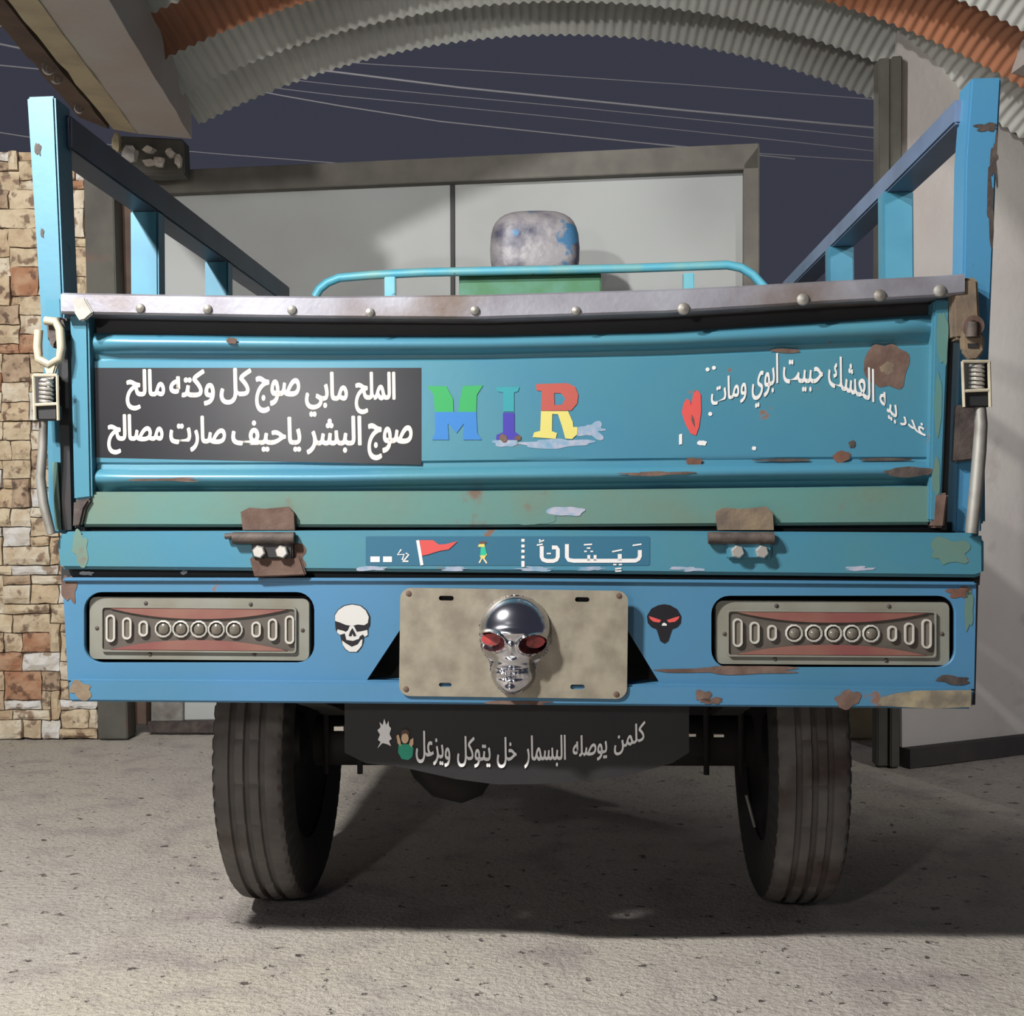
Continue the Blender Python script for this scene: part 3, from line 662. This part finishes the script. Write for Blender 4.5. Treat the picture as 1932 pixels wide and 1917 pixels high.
# -- spring latches at both sides
def latch(X, Y, right):
    def q(px, py, v=-.03): return T(X + px, Y + py, v)
    if not right:                       # open clevis ring
        r = MB()
        loop = [(-20, 8), (-22, 40), (-20, 62), (0, 74), (20, 62), (23, 40), (20, 6), (12, -8), (-8, -10)]
        r.tube([q(*p) for p in loop], .0062, 10); ring = r.build('latch', M['cream'], TR, smooth=True, label='sprung latch with cream clevis on the left side')
        quad('latch_neck', [(X - 12, Y + 72), (X + 14, Y + 72), (X + 8, Y + 92), (X - 6, Y + 92)], -.033, -.024, M['cream'], ring, .002)
        quad('latch_hook', [(X - 8, Y - 14), (X + 22, Y - 18), (X + 30, Y + 10), (X + 8, Y + 44), (X - 4, Y + 30)], -.024, .012, M['rustd'], ring, .004)
        by0, by1 = Y + 93, Y + 178; bx0, bx1 = X - 30, X + 15
    else:
        ring = quad('latch', [(X - 22, Y + 24), (X - 14, Y + 8), (X + 12, Y + 8), (X + 22, Y + 24), (X + 22, Y + 52), (X + 8, Y + 70), (X - 6, Y + 70), (X - 20, Y + 52)], -.044, -.032, M['tan'], TR, .003, 'sprung latch with tan clevis on the right side')
        MB().tube([q(-2, -2, -.05), q(-2, 26, -.05)], .0085, 10).build('latch_hook', M['rustd'], ring, smooth=True)
        MB().lathe([(0, .014), (.008, .014), (.008, .007), (0, .006)], q(-2, 6, -.044), (0, -1, 0), 16).build('latch_eye', M['rust'], ring, smooth=True)
        quad('latch_slot', [(X - 10, Y + 38), (X + 10, Y + 38), (X + 9, Y + 46), (X - 9, Y + 46)], -.046, -.04, M['dark'], ring, 0)
        by0, by1 = Y + 72, Y + 158; bx0, bx1 = X - 20, X + 30
    v0 = -.044
    bm = MB(); a = lambda x, y, v: T(x, y, v)
    for pts in ([(bx0, by0), (bx1, by0)], [(bx0, by0), (bx0 + 3, by1)], [(bx1, by0), (bx1 + 2, by1)], [(bx0 + 2, by0 + 56), (bx1, by0 + 54)]):
        bm.tube([a(*p, v0) for p in pts], .0022, 6)
    fr = bm.build('spring_cage', M['cream'], ring)
    quad('cage_back', [(bx0, by0), (bx1, by0), (bx1 + 2, by1), (bx0 + 4, by1)], -.022, -.018, M['dark'], fr, 0)
    quad('cage_block', [(bx0 + 4, by0 + 56), (bx1, by0 + 54), (bx1, by1), (bx0 + 5, by1)], -.04, -.022, M['black'], fr, .002)
    cxp = (bx0 + bx1) / 2 + 2
    pts = [q_ for i in range(61) for q_ in [T(cxp, by0 + 4 + 48 * i / 60, -.033) + Vector((.0085 * math.cos(i * .628), .0085 * math.sin(i * .628), 0))]]
    MB().tube(pts, .0023, 6).build('spring', M['steel'], ring, smooth=True)
    if not right:
        rod = [(82, 778), (81, 840), (76, 900), (82, 950), (97, 1008)]
        MB().tube([T(x, y, -.03) for x, y in rod], [.0062, .0062, .007, .007, .006], 10).build('latch_rod', M['zinc'], ring, smooth=True)
        quad('latch_plate', [(98, 872), (108, 872), (116, 1000), (104, 1000)], -.0, .012, M['green'], TR, 0)
        quad('shadow_gap', [(107, 600), (126, 600), (135, 1000), (118, 1000)], .0, .012, M['dark'], TR, 0)  # dark strip stands in for the post's unlit inner face
    else:
        rod = [(1849, 764), (1851, 800), (1848, 850), (1842, 920), (1833, 1006)]
        MB().tube([T(x, y, -.03) for x, y in rod], [.0075, .0085, .009, .009, .0085], 12).build('latch_rod', M['zinc'], ring, smooth=True)
        quad('latch_plate', [(1806, 764), (1856, 764), (1850, 866), (1800, 872)], -.004, .012, M['rustd'], TR, .002)
        quad('shadow_gap', [(1790, 600), (1800, 600), (1786, 1000), (1776, 1000)], .0, .012, M['dark'], TR, 0)  # dark strip painted as shade beside the right side channel
latch(93, 615, False); latch(1836, 610, True)
# -- front rail of the bed, board and seat
def front():
    vf = 1.5
    path = [(594, 560), (603, 545), (618, 533), (640, 524), (700, 519), (800, 514), (1000, 510), (1200, 506), (1372, 500), (1398, 505), (1420, 518), (1442, 542), (1450, 560)]
    MB().tube([T(x, y, vf) for x, y in path], .0115, 12).build('front_rail', M['tube'], TR, smooth=True)
    for x in (736, 1299):
        a = T(x, 516, vf); MB().box((a.x - .014, vf - .008, T(x, 640, vf).z), (a.x + .014, vf + .014, a.z)).build('rail_stub', M['tube'], TR, bevel=.002)
    quad('green_board', [(866, 518), (1134, 514), (1134, 640), (866, 640)], vf + .03, vf + .045, M['gpanel'], TR, .003, 'scratched green board under the front rail')
    c = T(1009, 470, 1.68); vs = []; rows = []
    for j in range(17):
        ph = -math.pi / 2 + math.pi * j / 16; r = []
        for i in range(32):
            th = 2 * math.pi * i / 32
            f = lambda t, e: math.copysign(abs(t) ** e, t)
            cz = f(math.cos(ph), .55)
            k = 1 - .05 * (f(math.sin(ph), .7) > 0) * f(math.sin(ph), .7)
            r.append(Vector((c.x + .122 * k * cz * f(math.cos(th), .62), c.y + .06 * cz * f(math.sin(th), .7), c.z + .098 * f(math.sin(ph), .62) + .002)))
        rows.append(r)
    rows[0] = [Vector((c.x, c.y, c.z - .1))] * 32; rows[-1] = [Vector((c.x, c.y, c.z + .1))] * 32
    MB().loft(rows, closed=True).build('seat_back', M['seat'], TR, smooth=True, label='worn grey seat back with blue paint marks')
    MB().box((c.x - .13, 1.62, .52), (c.x + .13, 1.78, c.z - .09)).build('seat_base', M['under'], TR, bevel=.02)
    # front wheel under the seat
    tyre((c.x, 1.80, .225), .225, .09, 'front')
def tyre(c, R, W, which):
    h = W / 2
    prof = [(-h * .80, R * .62), (-h, R * .74), (-h * 1.04, R * .84), (-h * .99, R * .92), (-h * .90, R * .965), (-h * .80, R * .985)]
    for gx in (-.40, 0.0, .40):
        prof += [(h * (gx - .09), R * (1 - .012 * abs(gx))), (h * (gx - .06), R * .972), (h * (gx + .06), R * .972), (h * (gx + .09), R * (1 - .012 * abs(gx)))]
    prof += [(h * .80, R * .985), (h * .90, R * .965), (h * .99, R * .92), (h * 1.04, R * .84), (h, R * .74), (h * .80, R * .62)]
    seg = 240; rows = []; c = Vector(c)
    for k in range(seg):
        a = 2 * math.pi * k / seg; r = []
        for n_, (t, rr) in enumerate(prof):
            if (k % 4 == 0) and n_ in (3, 4, 19, 20): rr -= R * .03
            if (k % 10 == 3) and n_ in (9, 10, 13, 14): rr -= R * .014
            r.append(c + Vector((t, rr * math.cos(a), rr * math.sin(a))))
        rows.append(r)
    rows.append(rows[0])
    ty = MB().loft(rows).build('tyre', M['rubber'], TR, smooth=True)
    ty.data.materials.append(M['side'])
    for p in ty.data.polygons:
        pc = p.center - c
        if math.hypot(pc.y, pc.z) < R * .945: p.material_index = 1
    MB().lathe([(-h * .8, R * .64), (-h * .55, R * .58), (-h * .3, R * .5), (-h * .35, R * .2), (-h * .6, R * .16), (-h * .6, .001)], c, (1, 0, 0), 28).build('wheel_rim', M['dark'], ty, smooth=True)
    MB().lathe([(h * .8, R * .64), (h * .55, R * .58), (h * .3, R * .5), (h * .35, R * .2), (h * .6, R * .16), (h * .6, .001)], c, (1, 0, 0), 28).build('wheel_rim', M['dark'], ty, smooth=True)
    return ty
front()
WV, WR = .492, .275
def running_gear():
    uL = T(472, 1500, WV - WR * .9).x; uR = T(1533, 1500, WV - WR * .9).x
    for u in (uL, uR): tyre((u, WV, WR), WR, .122, 'rear')
    MB().tube([(uL + .06, WV, WR), (-.14, WV, WR), (-.10, WV, WR), (uR - .06, WV, WR)], [.045, .045, .045, .045], 16).build('axle', M['under'], TR, smooth=True)
    d = T(868, 1440, WV - .06); rows = []
    MB().lathe([(-.10, .03), (-.085, .06), (-.05, .092), (0, .103), (.035, .09), (.055, .06), (.06, .001)], (d.x, WV - .01, WR - .005), (1, 0, 0), 28).build('differential', M['under'], TR, smooth=True)
    MB().box((uL + .08, .95, .2), (uR - .08, .97, .52)).build('shade_panel', M['under'], TR, bevel=.003)  # dark sheet added to fill in the shade under the bed
    # leaf springs and their clamps
    for u in (uL + .115, uR - .115):
        for k in range(3):
            pts = [Vector((u, WV + s * (.36 - .07 * k), WR + .075 + .05 * (s * s) - .012 * k)) for s in [i / 6 for i in range(-6, 7)]]
            MB().loft([[p + Vector((-.022, 0, 0)), p + Vector((.022, 0, 0)), p + Vector((.022, 0, .009)), p + Vector((-.022, 0, .009))] for p in pts], True, True).build('leaf_spring', M['under'], TR)
        b = MB()
        for s in (-.03, .03): b.tube([(u + s, WV - .05, WR - .05), (u + s, WV - .05, WR + .1)], .005, 8)
        b.build('spring_clamp', M['under'], TR, smooth=True)
    # black mud apron with rounded bottom that carries the white lettering
    bot = [(1300, 1420), (1268, 1440), (1180, 1464), (1100, 1474), (1000, 1480), (935, 1480), (860, 1470), (760, 1448), (690, 1440), (650, 1420)]
    ap = quad('mud_apron', [(650, 1322), (1300, 1330)] + bot, .05, .056, M['black'], TR, 0, 'black apron hung below the bumper')
    # reflector, bolts and cable ends that catch the light
    quad('reflector', [(630, 1371), (648, 1371), (648, 1379), (630, 1379)], .2, .21, M['steel'], TR, 0)
    quad('bolt_plate', [(1300, 1385), (1313, 1385), (1313, 1390), (1300, 1390)], .22, .23, M['steel'], TR, 0); quad('bolt_plate', [(1347, 1386), (1366, 1386), (1366, 1391), (1347, 1391)], .22, .23, M['steel'], TR, 0)
    MB().tube([T(1408, 1500, .45), T(1424, 1560, .46)], .003, 6).build('valve_stem', M['zinc'], TR, smooth=True)
    return ap
AP = running_gear()

# -- stickers and painted marks
VD = VS - .0009
ps = shape2d('poem_sticker', [[(178, 694), (795, 694), (795, 877), (175, 863)]], flat(VS - .0004, 0), M['vinyl'], TR, 0, 'black sticker with two lines of white lettering')
for t, a in (('الملح', (671, 703, 745, 780)), ('مابي', (577, 703, 655, 785)), ('صوج', (483, 711, 565, 778)), ('كل', (416, 696, 473, 762)), ('وكته', (321, 698, 404, 764)), ('مالح', (239, 698, 310, 773)),
             ('صوج', (695, 800, 777, 867)), ('البشر', (580, 786, 681, 856)), ('ياحيف', (438, 788, 567, 851)), ('صارت', (321, 786, 425, 851)), ('مصالح', (204, 783, 307, 856))):
    word(t, *a, VD, ps, M['cream_print'], 0, .0012)
for t, a, sl in (('ومات', (1342, 700, 1408, 777), -.35), ('ابوي', (1419, 668, 1468, 770), -.35), ('حبيت', (1478, 679, 1552, 739), .02), ('العشك', (1563, 668, 1649, 757), .38), ('بيه', (1660, 736, 1692, 799), .8), ('غدر', (1699, 774, 1746, 830), .7)):
    word(t, *a, VD, TG, M['white'], sl, .0005)
for t, a, sl in (('كلمن', (1159, 1362, 1217, 1425), -.35), ('يوصله', (1081, 1382, 1145, 1440), -.14), ('البسمار', (990, 1387, 1067, 1449), -.02), ('خل', (938, 1391, 974, 1449), .02), ('يتوكل', (863, 1389, 925, 1449), .05), ('ويزعل', (785, 1378, 849, 1447), .16)):
    word(t, *a, .048, AP, M['white2'], sl, .0005)
def mark(name, loops, m, v=VD, parent=TG, label=None): return shape2d(name, loops, flat(v, 0), m, parent, 0, label)
mark('dot', [ell(1335, 697, 4, 4, 8)], M['white']); mark('dot', [ell(1347, 694, 4, 4, 8)], M['white']); mark('dot', [ell(1340, 781, 4, 4, 8)], M['white'])
L3 = lambda pts: [(800 + x / 3.331, 700 + y / 3.331) for x, y in pts]
mk = lambda n, pts, m, lab, *holes: mark(n, [L3(pts)] + [L3(h) for h in holes], M[m], label=lab)
mk('letter_m_top', [(20, 95), (140, 95), (182, 175), (185, 257), (68, 257), (60, 150)], 'g_green', 'green upper left of the letter M')
mk('letter_m_top', [(245, 95), (370, 90), (332, 150), (328, 257), (215, 257), (226, 180)], 'g_green', 'green upper right of the letter M')
mk('letter_m_base', [(68, 257), (328, 257), (335, 390), (362, 432), (245, 432), (250, 330), (205, 390), (150, 330), (155, 432), (50, 432), (70, 390)], 'g_blue', 'blue lower half of the letter M')
mk('letter_i_top', [(450, 100), (600, 100), (590, 128), (566, 135), (566, 255), (498, 255), (498, 135), (462, 128)], 'g_teal', 'teal upper half of the letter i')
mk('letter_i_base', [(496, 262), (568, 262), (568, 380), (600, 402), (604, 432), (452, 432), (456, 402), (496, 385)], 'g_purple', 'purple lower half of the letter i')
mk('letter_r_top', [(703, 82), (900, 76), (950, 100), (970, 150), (962, 205), (925, 248), (735, 250), (740, 126), (706, 122)], 'g_red', 'red upper half of the letter R', [(818, 138), (862, 140), (888, 175), (866, 212), (820, 214)])
mk('letter_r_base', [(735, 252), (905, 252), (935, 320), (938, 352), (965, 352), (962, 398), (930, 428), (888, 424), (868, 350), (842, 272), (806, 270), (804, 378), (836, 390), (828, 426), (682, 416), (692, 386), (730, 376)], 'g_yellow', 'yellow lower half of the letter R')
mark('scuff', [blob(955, 835, 26, 8, 2)], M['scuff'], VD + .0004); mark('scuff', [blob(1050, 836, 62, 9, 5, amp=.5)], M['scuff'], VD + .0004); mark('scuff', [blob(1120, 812, 26, 14, 9, amp=.5)], M['scuff'], VD + .0004)
mark('rust_spot', [blob(949, 827, 8, 7, 4)], M['rust'], VD - .0004); mark('rust_spot', [blob(977, 826, 6, 5, 6)], M['rust'], VD - .0004)
# heart
H1 = [(1290, 760), (1296, 752), (1302, 756), (1304, 765), (1308, 742), (1316, 736), (1322, 744), (1323, 775), (1319, 805), (1313, 822), (1303, 818), (1293, 800), (1286, 778)]
mark('heart', [H1], M['red'], label='tall coral heart'); mark('heart_mark', [[(1305, 782), (1309, 790), (1311, 806), (1307, 800), (1304, 792)]], M['rust'], VD - .0005)
mark('paint_chip', [[(1281, 820), (1287, 818), (1287, 838), (1281, 839)]], M['white']); mark('paint_chip', [blob(1325, 836, 9, 5, 3)], M['white']); mark('paint_chip', [blob(1423, 846, 4, 4, 3)], M['white'])
# rust wounds and worn patches that have a shape of their own, plus one painted glow
for n, c, r, m, sd, vv in (('rust_patch', (1676, 692), (42, 44), 'rust', 3, VD + .0004), ('rust_patch', (1588, 861), (16, 11), 'rusto', 5, VD), ('rust_patch', (1309, 871), (15, 8), 'rusto', 8, VD), ('rust_patch', (1608, 838), (7, 7), 'rustd', 2, VD),
                           ('rust_patch', (1480, 662), (30, 4), 'rust', 4, VD), ('rust_patch', (1476, 868), (52, 3), 'rustd', 6, VD), ('rust_patch', (1672, 867), (50, 3), 'rustd', 7, VD)):
    mark(n, [blob(*c, *r, sd)], M[m], vv)
mark('bare_glow_patch', [blob(1674, 694, 13, 12, 6)], M['tan'], VD + .0002); RB0 = [(1779, 640, 11, 52, 3), (1770, 760, 7, 60, 5), (1766, 900, 7, 40, 6)]
for q in RB0: mark('bare_glow_patch', [blob(*q)], M['green'], -.0126)
mark('rust_patch', [blob(438, 643, 10, 6, 3)], M['rust'], -.0135); mark('rust_patch', [blob(1715, 890, 44, 10, 5)], M['rustd'], -.0125)
mark('rust_patch', [blob(1240, 893, 60, 4, 5, amp=.6)], M['rust'], -.0125); mark('rust_patch', [blob(330, 905, 60, 3, 9, amp=.6)], M['rust'], -.0125)
mark('bare_glow_patch', [blob(1070, 965, 36, 9, 3)], M['scuff'], -.0068); mark('bare_glow_patch', [blob(1010, 975, 40, 16, 7)], M['green'], -.0065)  # the pale blob paints a bright glow on the lower rail
RB = lambda *a, m='rust', v=-.0128, amp=.4, name='rust_patch': mark(name, [blob(*a, amp=amp)], M[m], v, TR)
RB(132, 1112, 14, 26, 3); RB(1375, 1264, 118, 8, 6); RB(1812, 1118, 26, 10, 2, m='rusto'); RB(1795, 1284, 34, 8, 4, m='rustd'); RB(1828, 1150, 8, 40, 7, m='green')
RB(1600, 1318, 22, 18, 5, v=-.0308); RB(1326, 1314, 14, 14, 8, v=-.0308); RB(1345, 1322, 22, 6, 2, v=-.0308); RB(150, 1304, 22, 16, 4, v=-.0308, m='tan'); RB(985, 1326, 60, 4, 3, v=-.0308)
mark('bare_glow_patch', [[(1662, 1316), (1690, 1308), (1730, 1303), (1833, 1302), (1832, 1334), (1760, 1337), (1664, 1332), (1656, 1328)]], M['pale'], -.0308, TR)
RB(150, 1038, 16, 30, 4, m='green', v=-.0226, name='bare_glow_patch'); RB(540, 1050, 34, 28, 6, m='rust', v=-.0224); RB(1790, 1040, 34, 30, 8, m='green', v=-.0226, name='bare_glow_patch')
for x in (700, 860, 1010, 1120, 1300, 1620): RB(x, 1073, 26, 4, x * .01, m='scuff', v=-.0226, amp=.6, name='bare_glow_patch')
RB(165, 1082, 13, 4, 3, m='white', v=.004, name='paint_chip'); RB(347, 1080, 6, 4, 5, m='white', v=.004, name='paint_chip')
RB(1868, 400, 7, 60, 4, m='rustd', v=.0112, amp=.5); RB(1862, 240, 24, 8, 2, m='rustd', v=.0112); RB(1878, 300, 7, 40, 9, m='rustd', v=.0112, amp=.6); RB(72, 282, 6, 12, 3, m='rustd', v=.0112); RB(80, 440, 3, 9, 3, m='rustd', v=.0112)
quad('worn_square', [(84, 566), (112, 564), (114, 606), (88, 608)], .0108, .012, M['tail'], TR, 0)
# beam sticker: word, flag, walking figure, arrow and dashes
VB = -.0232
bs = mark('beam_sticker', [rrect(690, 1012, 1226, 1067, 3, 2)], M['vpale'], -.0226, TR, 'darker strip sticker on the rear beam')
C5 = lambda pts: [(660 + x / 3.22, 1000 + y / 3.22) for x, y in pts]
ST = lambda pts, wd=24, m='white', n='lettering': mark(n, [stroke(C5(pts), wd / 3.22)], M[m], VB, bs)
ST([(1762, 122), (1762, 160), (1754, 176), (1736, 186), (1640, 187), (1500, 187), (1440, 187)]); ST([(1640, 146), (1640, 187)]); ST([(1490, 152), (1490, 187)], 18); ST([(1452, 152), (1452, 187)], 18)
ST([(1440, 187), (1360, 187), (1330, 182), (1319, 165), (1319, 86)]); ST([(1166, 98), (1166, 164), (1174, 180), (1196, 188), (1236, 188), (1256, 180), (1264, 162), (1264, 118), (1256, 106), (1228, 106)])
for a, b in (((1196, 143), (1222, 143)), ((1424, 130), (1440, 130)), ((1462, 130), (1478, 130)), ((1440, 110), (1462, 110)), ((1422, 90), (1472, 87)), ((1594, 132), (1654, 120)), ((1718, 94), (1772, 86)), ((1600, 210), (1620, 210)), ((1634, 210), (1654, 210)), ((1612, 236), (1650, 232)), ((1612, 250), (1650, 248)), ((1136, 92), (1172, 86)), ((1150, 74), (1180, 62)), ((1150, 58), (1164, 70))):
    ST([a, b], 9)
ST([(125, 178), (182, 178)], 34); ST([(202, 178), (256, 178)], 34)
for y in (54, 88, 120, 155, 188, 206): ST([(1052, y), (1052, y + 18)], 20)
ST([(312, 118), (290, 150), (330, 148), (318, 182)], 9); ST([(340, 140), (358, 150), (330, 184), (318, 190), (356, 190)], 9)
ST([(412, 62), (438, 214)], 19); mark('pennant', [C5([(424, 62), (505, 62), (540, 88), (580, 86), (655, 68), (600, 118), (540, 128), (470, 150), (438, 156)])], M['red'], VB - .0004, bs, 'red pennant')
for pts, m in (([(788, 70), (830, 70), (828, 84), (786, 86)], 'hair'), ([(784, 86), (818, 84), (820, 104), (778, 102)], 'g_yellow'), ([(796, 104), (822, 104), (832, 140), (824, 154), (792, 154)], 'emerald'), ([(822, 112), (834, 150), (828, 158)], 'g_yellow'), ([(790, 154), (828, 154), (818, 176), (796, 174)], 'g_yellow'), ([(796, 174), (804, 174), (790, 202), (782, 198)], 'skin'), ([(808, 174), (818, 174), (836, 200), (828, 204)], 'skin')):
    mark('walking_figure', [C5(pts)], M[m], VB, bs)
# bumper skull stickers
S5 = lambda pts: [(600 + x / 10.65, 1120 + y / 10.65) for x, y in pts]
sk = mark('skull_sticker', [S5([(340, 560), (330, 430), (400, 320), (520, 235), (690, 205), (860, 235), (980, 330), (1050, 460), (1045, 640), (1010, 700), (1005, 850), (920, 880), (920, 960), (880, 1070), (790, 1175), (620, 1175), (530, 1110), (470, 960), (450, 850), (380, 790), (350, 700)])], M['vinyl'], -.0128, TR, 'white skull sticker left of the plate')
for pts in ([(345, 550), (340, 440), (410, 330), (530, 250), (690, 220), (850, 250), (960, 340), (1020, 470), (1000, 590), (930, 635), (800, 620), (690, 650), (560, 630), (440, 580)],
            [(640, 650), (720, 650), (780, 770), (860, 760), (990, 730), (1000, 830), (940, 870), (900, 820), (840, 860), (820, 910), (700, 950), (570, 930), (540, 800), (440, 830), (380, 780), (390, 720), (500, 745), (560, 770), (600, 740)],
            [(480, 940), (560, 1000), (680, 1070), (800, 1020), (860, 930), (895, 920), (880, 1040), (830, 1110), (770, 1170), (630, 1170), (550, 1110), (500, 1030)]):
    mark('skull_bone', [S5(pts)], M['bone'], -.0132, sk)
mark('skull_nose', [S5([(690, 690), (740, 780), (770, 850), (715, 860), (690, 800), (670, 860), (615, 850), (640, 770)])], M['vinyl'], -.0136, sk)
S6 = lambda pts: [(1180 + x / 10.65, 1110 + y / 10.65) for x, y in pts]
dk = mark('dark_skull_sticker', [S6([(430, 560), (520, 410), (660, 340), (780, 320), (900, 340), (1040, 420), (1120, 560), (1110, 700), (1040, 780), (940, 820), (900, 930), (860, 1060), (780, 1110), (700, 1060), (660, 930), (620, 820), (520, 780), (450, 700)])], M['vinyl'], -.0128, TR, 'dark skull sticker with red eyes right of the plate')
for pts in ([(470, 560), (540, 580), (720, 640), (680, 690), (560, 670), (500, 620)], [(1090, 560), (1010, 580), (830, 640), (880, 690), (1000, 670), (1060, 620)]): mark('skull_eye', [S6(pts)], M['red'], -.0132, dk)
mark('skull_nose', [S6([(780, 690), (830, 720), (830, 750), (730, 750), (740, 710)])], M['white'], -.0132, dk)
# apron stickers: white burst and shrugging figure
VA = .048
mark('burst_mark', [[(716, 1362), (722, 1368), (725, 1356), (729, 1368), (733, 1360), (734, 1370), (738, 1374), (735, 1385), (739, 1394), (734, 1398), (738, 1408), (730, 1404), (722, 1402), (712, 1412), (718, 1400), (713, 1396), (717, 1386), (712, 1378), (718, 1372)]], M['white2'], VA, AP, 'white burst')
fg = mark('figure_sticker', [[(752, 1404), (776, 1404), (780, 1412), (778, 1428), (770, 1434), (758, 1432), (751, 1420)]], M['emerald'], VA, AP, 'small figure with raised hands in a green shirt')
for pts, m in ((ell(764, 1393, 7, 10, 12), 'skin'), ([(756, 1388), (758, 1378), (766, 1376), (772, 1380), (772, 1388), (766, 1384)], 'hair'), ([(748, 1388), (752, 1386), (756, 1400), (756, 1408), (750, 1402)], 'skin'), ([(774, 1396), (780, 1392), (780, 1404), (776, 1410), (772, 1404)], 'skin')):
    mark('figure_detail', [pts], M[m], VA - .0005, fg)
